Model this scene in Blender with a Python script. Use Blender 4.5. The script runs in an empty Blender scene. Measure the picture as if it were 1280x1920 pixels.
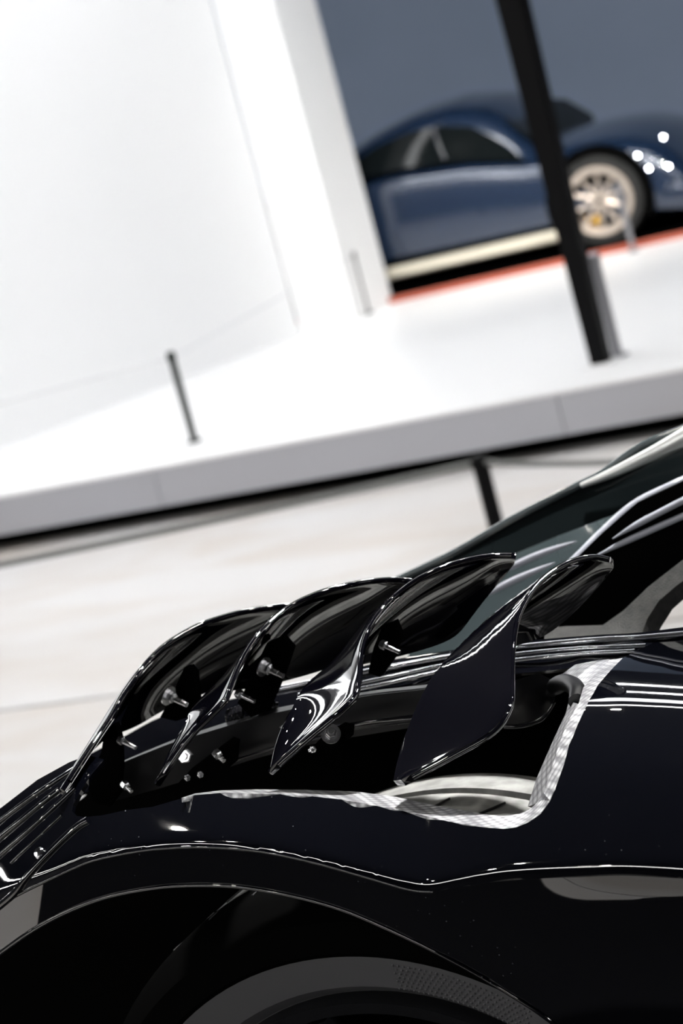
import bpy, bmesh, math, random
import numpy as np
from mathutils import Vector, Matrix
from mathutils.geometry import delaunay_2d_cdt
random.seed(7)
SC = bpy.context.scene
COL = SC.collection
PI = math.pi

# ---------------------------------------------------------------- camera
FPX = 4533.0                                   # focal length in pixels of a 1280 x 1920 frame
ROLL, PITCH = math.radians(15), math.radians(10)
CAM = np.array([0.0, 0.0, 1.65])
FW = np.array([0, math.cos(PITCH), -math.sin(PITCH)])
R0 = np.array([1.0, 0, 0]); U0 = np.array([0, math.sin(PITCH), math.cos(PITCH)])
cr, sr = math.cos(ROLL), math.sin(ROLL)
cam_d = bpy.data.cameras.new('camera')
cam = bpy.data.objects.new('camera', cam_d); COL.objects.link(cam)
cx, cy, cz = R0*cr - U0*sr, R0*sr + U0*cr, -FW
cam.matrix_world = Matrix([[cx[i], cy[i], cz[i], CAM[i]] for i in range(3)] + [[0, 0, 0, 1]])
cam_d.sensor_fit = 'VERTICAL'
cam_d.sensor_height = 36.0
cam_d.sensor_width = 24.0
cam_d.lens = FPX*36.0/1920.0
cam_d.clip_start = 0.05
cam_d.dof.use_dof = True
cam_d.dof.focus_distance = 2.06
cam_d.dof.aperture_fstop = 8.0
SC.camera = cam

# ---------------------------------------------------------------- world, exposure
world = bpy.data.worlds.new('world'); SC.world = world; world.use_nodes = True
bg = world.node_tree.nodes['Background']
bg.inputs['Color'].default_value = (0.8, 0.9, 1.0, 1); bg.inputs['Strength'].default_value = 0.02
SC.view_settings.view_transform = 'Standard'
SC.view_settings.look = 'None'
SC.view_settings.gamma = 1.0
SC.view_settings.use_curve_mapping = False
SC.view_settings.exposure = 0.0

LAMP_STRENGTH = 20.0      # hall strip lamps
STAGE_STRENGTH = 19.5     # lamps above the white platform
SPOT_STRENGTH = 370.0     # small round spotlights

# ---------------------------------------------------------------- measuring helpers
def ray(px, py):
    dx, dy = px-640, py-960
    return FW*FPX + R0*(dx*cr - dy*sr) - U0*(dx*sr + dy*cr)
def G(px, py, z):
    r = ray(px, py); return CAM + r*((z-CAM[2])/r[2])
def D(px, py, y):
    r = ray(px, py); return CAM + r*(y/r[1])

class Frame:
    """a vertical reference plane in the hall: n along it, lat away from the viewer, z up"""
    def __init__(s, origin, n, inward):
        s.o, s.n, s.i = np.array(origin, float), np.array(n, float), np.array(inward, float)
    def at(s, px, py, lat):
        r = ray(px, py); t = (lat - (CAM-s.o)@s.i)/(r@s.i); return CAM + r*t
    def loc(s, px, py, lat):
        q = s.at(px, py, lat); return (q-s.o)@s.n, q[2]
    def pt(s, n, lat, z):
        q = s.o + s.n*n + s.i*lat; q[2] = z; return q
PSI = math.radians(28)
P0 = D(640, 1640, 1.9)
CAR = Frame(P0, (-math.cos(PSI), math.sin(PSI), 0), (math.sin(PSI), math.cos(PSI), 0))
L = CAR.at

# ---------------------------------------------------------------- mesh helpers
def link(name, me, mat=None, parent=None):
    o = bpy.data.objects.new(name, me); COL.objects.link(o)
    if mat: me.materials.append(mat)
    if parent: o.parent = parent
    return o
def tag(o, label=None, cat=None, group=None, kind=None):
    if label: o['label'] = label
    if cat: o['category'] = cat
    if group: o['group'] = group
    if kind: o['kind'] = kind
    return o
def thing(name, label, cat, loc=(0, 0, 0), group=None, kind=None):
    o = bpy.data.objects.new(name, None); COL.objects.link(o)
    o.location = loc; o.empty_display_size = .1
    bpy.context.view_layer.update()
    return tag(o, label, cat, group, kind)
def fin(name, bm, mat, parent=None, smooth=None):
    bmesh.ops.recalc_face_normals(bm, faces=bm.faces)
    me = bpy.data.meshes.new(name); bm.to_mesh(me); bm.free()
    if smooth is not None:
        for p in me.polygons: p.use_smooth = True
        me.set_sharp_from_angle(angle=math.radians(smooth))
    o = link(name, me, mat, parent)
    if parent is not None:
        o.matrix_parent_inverse = Matrix.Translation(-Vector(parent.matrix_world.translation))
    return o
def cr1(P, n):
    """Catmull-Rom through the points, n samples"""
    P = np.array(P, float); m = len(P)
    if m == 2:
        t = np.linspace(0, 1, n)[:, None]; return P[0]*(1-t) + P[1]*t
    Q = np.vstack([2*P[0]-P[1], P, 2*P[-1]-P[-2]])
    out = []
    for t in np.linspace(0, m-1, n):
        i = min(int(t), m-2); f = t-i
        a, b, c, d = Q[i], Q[i+1], Q[i+2], Q[i+3]
        out.append(.5*(2*b + (c-a)*f + (2*a-5*b+4*c-d)*f*f + (3*b-a-3*c+d)*f**3))
    return np.array(out)
def grid(name, pts, mat, parent=None, thick=0.0, smooth=60, closed_v=False, bevel=0):
    """pts[u][v] -> sheet"""
    nu, nv = len(pts), len(pts[0])
    bm = bmesh.new()
    V = [[bm.verts.new(p) for p in row] for row in pts]
    for i in range(nu-1):
        for j in range(nv-1 if not closed_v else nv):
            bm.faces.new((V[i][j], V[i+1][j], V[i+1][(j+1) % nv], V[i][(j+1) % nv]))
    o = fin(name, bm, mat, parent, smooth)
    if thick:
        m = o.modifiers.new('thickness', 'SOLIDIFY'); m.thickness = thick; m.offset = 0
    if bevel:
        m = o.modifiers.new('edge', 'BEVEL'); m.width = bevel; m.segments = 3; m.limit_method = 'ANGLE'; m.angle_limit = math.radians(50)
    return o
def tube(name, P, r, mat, parent=None, n=None, k=10, ends=True):
    P = np.array(P, float)
    C = cr1(P, n or max(2, len(P)*5)) if len(P) > 2 else P
    bm = bmesh.new(); rings = []
    for i, p in enumerate(C):
        t = C[min(i+1, len(C)-1)] - C[max(i-1, 0)]; t /= np.linalg.norm(t)
        a = np.cross(t, (0, 0, 1)) if abs(t[2]) < .9 else np.cross(t, (0, 1, 0))
        a /= np.linalg.norm(a); b = np.cross(t, a)
        rr = r(i/(len(C)-1)) if callable(r) else r
        rings.append([bm.verts.new(p + rr*(a*math.cos(2*PI*j/k) + b*math.sin(2*PI*j/k))) for j in range(k)])
    for A, B in zip(rings, rings[1:]):
        for j in range(k): bm.faces.new((A[j], A[(j+1) % k], B[(j+1) % k], B[j]))
    if ends: bm.faces.new(rings[0]); bm.faces.new(rings[-1])
    return fin(name, bm, mat, parent, 50)
def box(name, lo, hi, mat, parent=None, frame=None, bevel=0):
    """axis box in world or in (n, lat, z) of a frame"""
    bm = bmesh.new(); V = []
    for x in (lo[0], hi[0]):
        for y in (lo[1], hi[1]):
            for z in (lo[2], hi[2]):
                V.append(bm.verts.new(frame.pt(x, y, z) if frame else (x, y, z)))
    for f in ((0, 1, 3, 2), (4, 6, 7, 5), (0, 4, 5, 1), (2, 3, 7, 6), (0, 2, 6, 4), (1, 5, 7, 3)):
        bm.faces.new([V[i] for i in f])
    if bevel: bmesh.ops.bevel(bm, geom=bm.edges[:], offset=bevel, segments=2, affect='EDGES')
    return fin(name, bm, mat, parent, 40 if bevel else None)
def prism(name, base, zlo, zhi, mat, parent=None, bevel=0):
    """vertical prism over a ground polygon"""
    bm = bmesh.new()
    a = [bm.verts.new((p[0], p[1], zlo)) for p in base]; b = [bm.verts.new((p[0], p[1], zhi)) for p in base]
    n = len(base); bm.faces.new(a); bm.faces.new(b)
    for i in range(n): bm.faces.new((a[i], a[(i+1) % n], b[(i+1) % n], b[i]))
    if bevel: bmesh.ops.bevel(bm, geom=bm.edges[:], offset=bevel, segments=2, affect='EDGES')
    return fin(name, bm, mat, parent, 40 if bevel else None)
def lathe(name, prof, centre, axis, mat, parent=None, k=64, smooth=35, closed=True, a0=0, a1=2*PI):
    """prof: (radius, offset along axis)"""
    ax = np.array(axis, float); ax /= np.linalg.norm(ax)
    a = np.cross(ax, (0, 0, 1)) if abs(ax[2]) < .9 else np.array([1., 0, 0]); a /= np.linalg.norm(a); b = np.cross(a, ax)
    c = np.array(centre, float); bm = bmesh.new(); full = abs(a1-a0-2*PI) < 1e-6
    kk = k if full else k+1
    R = [[bm.verts.new(c + ax*h + r*(a*math.cos(a0+(a1-a0)*j/k) + b*math.sin(a0+(a1-a0)*j/k))) for j in range(kk)] for r, h in prof]
    m = len(prof)
    for i in range(m if closed else m-1):
        A, B = R[i], R[(i+1) % m]
        for j in range(k): bm.faces.new((A[j], A[(j+1) % kk], B[(j+1) % kk], B[j]))
    return fin(name, bm, mat, parent, smooth)

class TPS:
    """smooth lateral position over the outline of a panel"""
    def __init__(s, ctrl):
        c = np.array(ctrl, float); s.x = c[:, :2]/300.0; n = len(c)
        d = np.linalg.norm(s.x[:, None]-s.x[None], axis=2)
        K = s.k(d) + np.eye(n)*1e-4
        P = np.hstack([np.ones((n, 1)), s.x])
        A = np.block([[K, P], [P.T, np.zeros((3, 3))]])
        s.w = np.linalg.solve(A, np.concatenate([c[:, 2], np.zeros(3)]))
    @staticmethod
    def k(d): return np.where(d > 1e-9, d*d*np.log(np.maximum(d, 1e-9)), 0)
    def __call__(s, q):
        q = np.array(q, float)/300.0
        d = np.linalg.norm(q[:, None]-s.x[None], axis=2)
        return s.k(d)@s.w[:len(s.x)] + s.w[-3] + q@s.w[-2:]
def inside(poly, q):
    x, y = q[:, 0], q[:, 1]; r = np.zeros(len(q), bool); n = len(poly)
    for i in range(n):
        x0, y0 = poly[i]; x1, y1 = poly[(i+1) % n]
        c = ((y0 > y) != (y1 > y)) & (x < (x1-x0)*(y-y0)/((y1-y0) if y1 != y0 else 1e-9)+x0)
        r ^= c
    return r
def resample(poly, step):
    out = []; n = len(poly)
    for i in range(n):
        a, b = np.array(poly[i], float), np.array(poly[(i+1) % n], float)
        m = max(1, int(round(np.linalg.norm(b-a)/step)))
        for j in range(m): out.append(a + (b-a)*j/m)
    return np.array(out)
def curve2(P, n): return [tuple(p) for p in cr1(P, n)]
def panel(name, outline, lat, mat, parent=None, thick=.004, step=9, fr=CAR, edge=0):
    """a body panel: traced outline, true lateral position at every point, real thickness"""
    f = lat if callable(lat) else TPS(lat)
    B = resample(outline, step)
    lo, hi = B.min(0), B.max(0)
    gx, gy = np.meshgrid(np.arange(lo[0], hi[0], step), np.arange(lo[1], hi[1], step))
    q = np.stack([gx.ravel(), gy.ravel()], 1)
    q = q[inside(B, q)]
    if len(q):
        dm = np.array([np.min(np.sum((B-p)**2, 1)) for p in q]); q = q[dm > (step*.55)**2]
    Q = np.vstack([B, q]) if len(q) else B
    nb = len(B)
    vs, es, fs, *_ = delaunay_2d_cdt([Vector(p) for p in Q], [(i, (i+1) % nb) for i in range(nb)], [], 1, 1e-4)
    W = np.array([(v.x, v.y) for v in vs]); la = f(W)
    P = np.array([fr.at(W[i, 0], W[i, 1], la[i]) for i in range(len(W))])
    N = np.zeros_like(P)
    F = []
    for t in fs:
        a, b, c = [P[i] for i in t[:3]]; nn = np.cross(b-a, c-a)
        if nn@(CAM-a) < 0: t = t[::-1]; nn = -nn
        for i in t: N[i] += nn
        F.append(tuple(t))
    N /= np.maximum(np.linalg.norm(N, axis=1), 1e-12)[:, None]
    n = len(P); cnt = {}
    for t in F:
        for i in range(len(t)):
            e = (t[i], t[(i+1) % len(t)]); cnt[e] = 1
    verts = list(P) + list(P - N*thick)
    faces = list(F) + [tuple(i+n for i in t[::-1]) for t in F]
    smooth = [True]*len(faces)
    for (i, j) in list(cnt):
        if (j, i) not in cnt:
            b = len(verts); verts += [P[j], P[i], P[i]-N[i]*thick, P[j]-N[j]*thick]
            faces.append((b, b+1, b+2, b+3)); smooth.append(False)
    me = bpy.data.meshes.new(name); me.from_pydata([tuple(v) for v in verts], [], faces)
    me.polygons.foreach_set('use_smooth', smooth); me.update()
    o = link(name, me, mat, parent)
    if parent is not None:
        o.matrix_parent_inverse = Matrix.Translation(-Vector(parent.matrix_world.translation))
    return o
def Lc(P, fr=CAR): return [fr.at(*p) for p in P]

# ---------------------------------------------------------------- materials
def mat(name, color=(.5, .5, .5), rough=.5, metal=0.0, coat=0.0, emit=None, strength=0, spec=.5):
    m = bpy.data.materials.new(name); m.use_nodes = True
    b = m.node_tree.nodes['Principled BSDF']
    b.inputs['Base Color'].default_value = (*color, 1); b.inputs['Roughness'].default_value = rough
    b.inputs['Metallic'].default_value = metal; b.inputs['Coat Weight'].default_value = coat
    b.inputs['Coat Roughness'].default_value = .02; b.inputs['Specular IOR Level'].default_value = spec
    if emit:
        b.inputs['Emission Color'].default_value = (*emit, 1); b.inputs['Emission Strength'].default_value = strength
    return m
def nodes(m): return m.node_tree.nodes, m.node_tree.links, m.node_tree.nodes['Principled BSDF']
def coords(m, scale=1.0):
    N, K, b = nodes(m)
    t = N.new('ShaderNodeTexCoord'); mp = N.new('ShaderNodeMapping'); K.new(t.outputs['Object'], mp.inputs['Vector'])
    mp.inputs['Scale'].default_value = (scale,)*3 if not hasattr(scale, '__len__') else scale
    return mp.outputs['Vector']
def vary(m, c0, c1, scale, detail=4, lo=.35, hi=.65):
    """noise between two colours of the stuff itself"""
    N, K, b = nodes(m)
    n = N.new('ShaderNodeTexNoise'); n.inputs['Scale'].default_value = 1; n.inputs['Detail'].default_value = detail
    K.new(coords(m, scale), n.inputs['Vector'])
    r = N.new('ShaderNodeValToRGB'); r.color_ramp.elements[0].position = lo; r.color_ramp.elements[1].position = hi
    r.color_ramp.elements[0].color = (*c0, 1); r.color_ramp.elements[1].color = (*c1, 1)
    K.new(n.outputs['Fac'], r.inputs['Fac']); K.new(r.outputs['Color'], b.inputs['Base Color'])
    return m
def bump(m, scale, strength, dist=.001, kind='noise'):
    N, K, b = nodes(m)
    n = N.new('ShaderNodeTexNoise'); n.inputs['Scale'].default_value = 1; n.inputs['Detail'].default_value = 3
    K.new(coords(m, scale), n.inputs['Vector'])
    u = N.new('ShaderNodeBump'); u.inputs['Strength'].default_value = strength; u.inputs['Distance'].default_value = dist
    K.new(n.outputs['Fac'], u.inputs['Height']); K.new(u.outputs['Normal'], b.inputs['Normal'])
    return m

def black_paint():
    m = mat('black_paint', (.0014, .0016, .0028), .035, 0, 1.0)
    N, K, b = nodes(m)
    v = N.new('ShaderNodeTexVoronoi'); v.inputs['Scale'].default_value = 1
    K.new(coords(m, 130), v.inputs['Vector'])
    ns = N.new('ShaderNodeTexNoise'); ns.inputs['Scale'].default_value = 1; K.new(coords(m, 9), ns.inputs['Vector'])
    r1 = N.new('ShaderNodeMapRange'); r1.inputs['From Min'].default_value = .04; r1.inputs['From Max'].default_value = .11
    r1.inputs['To Min'].default_value = 1; r1.inputs['To Max'].default_value = 0
    K.new(v.outputs['Distance'], r1.inputs['Value'])
    r2 = N.new('ShaderNodeMapRange'); r2.inputs['From Min'].default_value = .52; r2.inputs['From Max'].default_value = .7
    K.new(ns.outputs['Fac'], r2.inputs['Value'])
    mu = N.new('ShaderNodeMath'); mu.operation = 'MULTIPLY'; K.new(r1.outputs[0], mu.inputs[0]); K.new(r2.outputs[0], mu.inputs[1])
    mx = N.new('ShaderNodeMix'); mx.data_type = 'RGBA'; K.new(mu.outputs[0], mx.inputs['Factor'])
    mx.inputs[6].default_value = (.0014, .0016, .0028, 1); mx.inputs[7].default_value = (.12, .125, .14, 1)
    K.new(mx.outputs[2], b.inputs['Base Color'])
    return m
M = {}
M['paint'] = black_paint()
M['blade'] = mat('black_blade_paint', (.0013, .0013, .0025), .04, 0, 1.0)
M['plastic'] = bump(mat('black_plastic', (.006, .006, .007), .32), 900, .05)
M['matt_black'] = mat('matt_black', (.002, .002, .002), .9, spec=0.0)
M['satin_black'] = mat('satin_black', (.008, .008, .01), .22)
M['steel'] = bump(mat('zinc_steel', (.8, .8, .82), .27, 1.0), 500, .05)
M['glass'] = mat('tinted_glass', (.004, .0055, .006), .1, 0, 0.0, spec=.12)
M['screen'] = mat('screen_glass', (.028, .037, .04), .15, 0, .5)  # grey-green base colour stands in for reflections on the glass
M['trim'] = mat('bright_trim', (.55, .56, .60), .14, 1.0)
M['seal_bright'] = mat('brushed_trim', (.8, .82, .8), .35, .9)
M['seal'] = mat('pale_seal', (.26, .27, .31), .25)
M['fabric'] = bump(vary(mat('grey_felt', (.05, .05, .05), .9), (.007, .007, .007), (.018, .018, .017), 90), 700, .5, .002)
M['rubber'] = bump(vary(mat('dusty_rubber', (.2, .2, .19), .5), (.15, .15, .145), (.27, .27, .26), 60), 600, .1)  # pale grey holds dust and the strong light on the tread
M['groove'] = mat('groove_rubber', (.01, .01, .01), .8)
M['tyre_wall'] = bump(mat('tyre_side', (.075, .075, .08), .55), 500, .15)
M['rim'] = mat('dark_rim', (.06, .062, .068), .25, .9)
def carbon():
    m = mat('carbon_fibre', (.2, .2, .2), .32, .3, .6)
    N, K, b = nodes(m)
    mp = coords(m, 1)
    mp.node.inputs['Rotation'].default_value = (0, 0, math.radians(45)+PSI)
    mp.node.inputs['Scale'].default_value = (130, 130, 130)
    v = N.new('ShaderNodeTexVoronoi'); v.inputs['Scale'].default_value = 1; v.inputs['Randomness'].default_value = .08
    K.new(mp, v.inputs['Vector'])
    r = N.new('ShaderNodeValToRGB'); r.color_ramp.elements[0].position = .15; r.color_ramp.elements[1].position = .62
    r.color_ramp.elements[0].color = (.82, .83, .85, 1); r.color_ramp.elements[1].color = (.22, .22, .235, 1)
    K.new(v.outputs['Distance'], r.inputs['Fac']); K.new(r.outputs['Color'], b.inputs['Base Color'])
    u = N.new('ShaderNodeBump'); u.invert = True; u.inputs['Strength'].default_value = .6; u.inputs['Distance'].default_value = .002
    K.new(v.outputs['Distance'], u.inputs['Height']); K.new(u.outputs['Normal'], b.inputs['Normal'])
    return m
M['carbon'] = carbon()
M['white'] = bump(mat('white_laminate', (.84, .84, .845), .35), 30, .02)
M['white_wall'] = bump(mat('white_wall_paint', (.90, .905, .915), .6), 40, .03)
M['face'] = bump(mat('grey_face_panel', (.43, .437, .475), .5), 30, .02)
M['bluegrey'] = vary(mat('blue_grey_wall', (.2, .23, .3), .6), (.48, .595, .80), (.51, .625, .84), 1.5)
M['dark_ceiling'] = bump(mat('dark_ceiling', (.018, .018, .02), .8), 20, .1)
M['dark_wall'] = bump(mat('dark_hall_wall', (.03, .03, .034), .7), 20, .1)
M['carpet'] = bump(vary(mat('black_carpet', (.006, .006, .007), .95, spec=.1), (.004, .004, .005), (.009, .009, .01), 200), 900, .3)
M['blackpole'] = bump(mat('black_pole_paint', (.0015, .0015, .002), .55, spec=.12), 60, .05)
M['post'] = bump(mat('dark_post', (.004, .009, .005), .6, spec=.05), 60, .05)
M['post_grey'] = bump(mat('grey_post', (.28, .28, .30), .35, .6), 60, .05)
M['rope'] = bump(mat('grey_cord', (.16, .165, .16), .8), 400, .4)
M['rope_pale'] = bump(mat('pale_cord', (.72, .73, .75), .8), 400, .4)
M['blue'] = mat('blue_car_paint', (.008, .019, .046), .25, .2, 1.0)
M['blue_dark'] = mat('dark_blue_trim', (.004, .006, .012), .25)
M['cream'] = mat('sill_cream', (.60, .56, .46), .4)
M['gold'] = mat('champagne_rim', (.50, .43, .37), .3, .6)
M['yellow'] = mat('yellow_caliper', (.75, .42, .02), .4)
M['orange'] = mat('orange_edge', (.38, .085, .05), .6)
M['lamp'] = mat('lamp_diffuser', (.9, .9, .9), .5, emit=(1, .985, .97), strength=LAMP_STRENGTH)
M['stage_lamp'] = mat('stage_lamp_diffuser', (.9, .9, .9), .5, emit=(.98, .99, 1), strength=STAGE_STRENGTH)
M['car_spot'] = mat('car_spot_lens', (.9, .9, .9), .5, emit=(1, .985, .96), strength=3000.0)
M['stage_spot'] = mat('stage_spot_lens', (.9, .9, .9), .5, emit=(1, .97, .90), strength=7000.0)
M['panel_lamp'] = mat('panel_lamp_diffuser', (.9, .9, .9), .5, emit=(.95, .97, 1), strength=4.0)
M['spot'] = mat('spot_lens', (.9, .9, .9), .5, emit=(1, .96, .88), strength=SPOT_STRENGTH)
M['led'] = mat('headlight_led', (.9, .9, .9), .4, emit=(.95, .97, 1), strength=45.0)
M['housing'] = bump(mat('lamp_housing', (.03, .03, .03), .5), 50, .05)
def stone():
    m = mat('pale_stone', (.7, .68, .65), .32)
    N, K, b = nodes(m)
    n = N.new('ShaderNodeTexNoise'); n.inputs['Scale'].default_value = 1; n.inputs['Detail'].default_value = 6; n.inputs['Distortion'].default_value = 1.2
    K.new(coords(m, (.9, 2.2, 1)), n.inputs['Vector'])
    r = N.new('ShaderNodeValToRGB'); e = r.color_ramp.elements
    e[0].position = .3; e[0].color = (.60, .555, .515, 1); e[1].position = .62; e[1].color = (.68, .67, .67, 1)
    K.new(n.outputs['Fac'], r.inputs['Fac']); K.new(r.outputs['Color'], b.inputs['Base Color'])
    return m
M['stone'] = stone()
M['joint'] = bump(mat('joint_grey', (.17, .165, .16), .8), 60, .2)

# ---------------------------------------------------------------- the hall
HALL = dict(x0=-9, x1=9, y0=-7, y1=19, h=5.2)
fl = box('floor', (HALL['x0'], HALL['y0'], -.12), (HALL['x1'], HALL['y1'], -.012), M['joint']); tag(fl, 'pale beige stone floor with thin grey joints', 'floor', kind='structure')
# stone slabs laid in the direction of the platform edge
EA, EB = G(0, 930, .25)[:2], G(1280, 690, .25)[:2]
ed = (EB-EA)/np.linalg.norm(EB-EA); en = np.array([-ed[1], ed[0]])       # along the platform edge, and away from the viewer
j0 = G(150, 1313, 0)[:2]; j1 = G(1010, 1000, 0)[:2]
TW, TD = 3.2, 3.1
def slab_mesh():
    bm = bmesh.new(); g = .012
    V = [bm.verts.new(p) for p in ((g, g, 0), (TW-g, g, 0), (TW-g, TD-g, 0), (g, TD-g, 0))]
    f = bm.faces.new(V); r = bmesh.ops.extrude_face_region(bm, geom=[f])
    for v in r['geom']:
        if isinstance(v, bmesh.types.BMVert): v.co.z -= .012
    bmesh.ops.recalc_face_normals(bm, faces=bm.faces)
    me = bpy.data.meshes.new('floor_slab'); bm.to_mesh(me); bm.free(); me.materials.append(M['stone']); return me
slab = slab_mesh(); ang = math.atan2(ed[1], ed[0])
a_j = (j1-j0)@ed
org = j0 + ed*a_j                                                       # crossing of the two joints one can see
for i in range(-5, 5):
    for k in range(-3, 2):
        p = org + ed*i*TW + en*k*TD
        c = p + ed*TW/2 + en*TD/2
        if c[1] < -4 or c[1] > 13 or abs(c[0]) > 7.4: continue
        o = link('floor_slab', slab, None, fl); o.location = (p[0], p[1], 0); o.rotation_euler.z = ang

tag(box('ceiling', (HALL['x0'], HALL['y0'], HALL['h']), (HALL['x1'], HALL['y1'], HALL['h']+.1), M['dark_ceiling']), 'dark hall ceiling', 'ceiling', kind='structure')
tag(box('wall_right', (HALL['x1'], HALL['y0'], 0), (HALL['x1']+.1, HALL['y1'], HALL['h']), M['dark_wall']), 'dark right hall wall', 'wall', kind='structure')
tag(box('wall_left', (HALL['x0']-.1, HALL['y0'], 0), (HALL['x0'], HALL['y1'], HALL['h']), M['dark_wall']), 'dark left hall wall', 'wall', kind='structure')
tag(box('wall_front', (HALL['x0'], HALL['y0']-.1, 0), (HALL['x1'], HALL['y0'], HALL['h']), M['dark_wall']), 'dark hall wall behind the viewer', 'wall', kind='structure')
tag(box('wall_back', (HALL['x0'], HALL['y1'], 0), (HALL['x1'], HALL['y1']+.1, HALL['h']), M['bluegrey']), 'blue-grey back wall behind the blue car', 'wall', kind='structure')

# white partition standing on the platform
ZS = .25
wA, wB, wC, wD = [G(*p, ZS)[:2] for p in ((0, 842), (565, 625), (668, 598), (737, 567))]
wd = (wA-wB)/np.linalg.norm(wA-wB)
wL = wB + wd*7.0
wE = wD + np.array([-.9, .75])
part = thing('wall_partition', 'tall white partition wall with a grey end face on the platform', 'wall', (wB[0], wB[1], ZS), kind='structure')
def wall_piece(name, a, b, m, th=.12, zt=HALL['h'], gap=0.0):
    d = (b-a)/np.linalg.norm(b-a); nrm = np.array([-d[1], d[0]])
    if nrm @ (a - CAM[:2]) < 0: nrm = -nrm
    a2 = a + d*gap; return prism(name, [a2, b, b+nrm*th, a2+nrm*th], ZS, zt, m, part)
wall_piece('wall_panel', wB+wd*.012, wL, M['white_wall'])
wall_piece('wall_panel', wB, wC, M['white_wall'])
dd = (wD-wC)/np.linalg.norm(wD-wC)
prism('end_face', [wC+np.array([-.004, .0]), wD, wD+np.array([-.25, .1]), wC+np.array([-.25, .13])], ZS, HALL['h'], M['white_wall'], part)

# white display platform
plat = thing('display_platform', 'long white display platform with grey front face raised over a dark recess', 'platform', (EA[0], EA[1], 0))
a, b = EA - ed*4.2, EA + ed*7.6
prism('platform_top', [a, b, b+en*7.0, a+en*7.0], ZS-.012, ZS, M['white'], plat)
sA, sB = [((G(*p, ZS)[:2]-EA)@ed) for p in ((283, 877), (1052, 727))]
seams = [-4.2, sA-(sB-sA), sA, sB, sB+(sB-sA), 7.6]
for s0, s1 in zip(seams, seams[1:]):
    p, q = EA+ed*(s0+.002)+en*.004, EA+ed*(s1-.002)+en*.004
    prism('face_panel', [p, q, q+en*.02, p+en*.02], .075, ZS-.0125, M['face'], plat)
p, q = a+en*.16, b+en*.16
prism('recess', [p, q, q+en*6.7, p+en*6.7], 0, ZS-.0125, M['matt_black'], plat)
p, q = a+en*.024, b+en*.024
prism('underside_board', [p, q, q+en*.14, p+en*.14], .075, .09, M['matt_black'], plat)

# ---------------------------------------------------------------- lamps of the hall
def strip_lamp(x, y, z, length, w, m, label, group, yaw=0.0):
    t = thing('strip_lamp', label, 'lamp', (0, 0, 0), group)
    hs = box('housing', (-length/2, -w/2-.02, .0), (length/2, w/2+.02, .07), M['housing'], t)
    ds = box('diffuser', (-length/2+.02, -w/2, -.012), (length/2-.02, w/2, -.001), m, t)
    for s in (-1, 1): tube('cable', [(s*length*.4, 0, .07), (s*length*.4, 0, HALL['h']-z)], .006, M['housing'], t, k=6)
    t.location = (x, y, z); t.rotation_euler.z = yaw
    return t
strip_lamp(-4.4, -2.3, 3.3, 8.0, .6, M['lamp'], 'linear strip lamp hanging left behind the viewer, parallel to the black car', 'linear hall lamps', -PSI)
for i, x in enumerate((-6.2, -7.6)):
    strip_lamp(x, 3.6, 3.7, 8.0, .2, M['lamp'], 'strip lamp along the left aisle, ' + ['nearer of two', 'farther of two'][i], 'left aisle lamps', PI/2)  # added to put bright reflected streaks on the nose
strip_lamp(.2, 7.4, 4.5, 8.0, .14, M['lamp'], 'linear strip lamp hanging over the stone floor before the platform', 'linear hall lamps')
for i, x in enumerate((4.2, 5.4, 6.8)):
    strip_lamp(x, .5, 3.1, 7.0, .16, M['lamp'], 'strip lamp right of the viewer, ' + ['nearest of three', 'middle of three', 'farthest of three'][i], 'side aisle lamps', PI/2)  # added to give reflections on the undersides of the blades
strip_lamp(.2, 8.7, 4.6, 8.0, .7, M['panel_lamp'], 'broad soft lamp hanging just before the platform edge', 'soft lamps')
for i, (y, ln) in enumerate([(10.6, 9.0), (12.6, 9.0)]):
    strip_lamp(-1.0, y, 4.6, ln, .30, M['stage_lamp'], ['broad strip lamp hanging over the front of the platform', 'broad strip lamp hanging over the back of the platform'][i], 'platform lamps')
def spot(p, aim, label, k=1.0, m=None, snoot=0.0):
    p, aim = np.array(p, float), np.array(aim, float); d = (aim-p)/np.linalg.norm(aim-p)
    t = thing('spotlight', label, 'spotlight', (0, 0, 0), 'small spotlights on the ceiling')
    lathe('can', [(.001, -.02), (.05*k, -.02), (.06*k, .0), (.06*k, .16+snoot), (.054*k, .16+snoot), (.054*k, .145), (.001, .145)], p, d, M['housing'], t, k=20, closed=False)
    lathe('lens', [(.001, .148), (.05*k, .148), (.05*k, .146), (.001, .146)], p, d, m or M['spot'], t, k=20, closed=False)
    tube('stem', [p, (p[0], p[1], HALL['h'])], .012, M['housing'], t, k=8)
SPOTS = [((.75, 1.5, 4.6), (.2, 2.1, 1), 1.5, 'spotlight straight above the viewer'), ((-1.7, 3.0, 4.6), (.0, 2.3, 1), 1.5, 'spotlight above the left of the black car'),
         ((.85, 2.9, 4.6), (.25, 2.2, 1), 2.7, 'spotlight above the louvre blades'), ((1.9, 4.4, 4.6), (.6, 2.8, 1), 1.5, 'spotlight above the black windscreen'),
         ((-1.5, 6.4, 4.6), (-1.2, 7.4, 0), 1.7, 'spotlight over the left stone floor'), ((.9, 6.6, 4.6), (.6, 8, 0), 1.7, 'spotlight over the right stone floor'),
         ((.4, 9.4, 4.7), (1.4, 14, .8), 1.5, 'spotlight aimed at the blue car door'), ((1.9, 9.6, 4.7), (1.9, 14, .8), 1.5, 'spotlight aimed at the champagne wheel'),
         ((3.2, 9.2, 4.7), (2.4, 14, .8), 1.5, 'spotlight aimed at the blue nose'), ((-.6, 9.9, 4.7), (1.1, 14, .8), 1.5, 'spotlight aimed at the blue cabin')]
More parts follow.
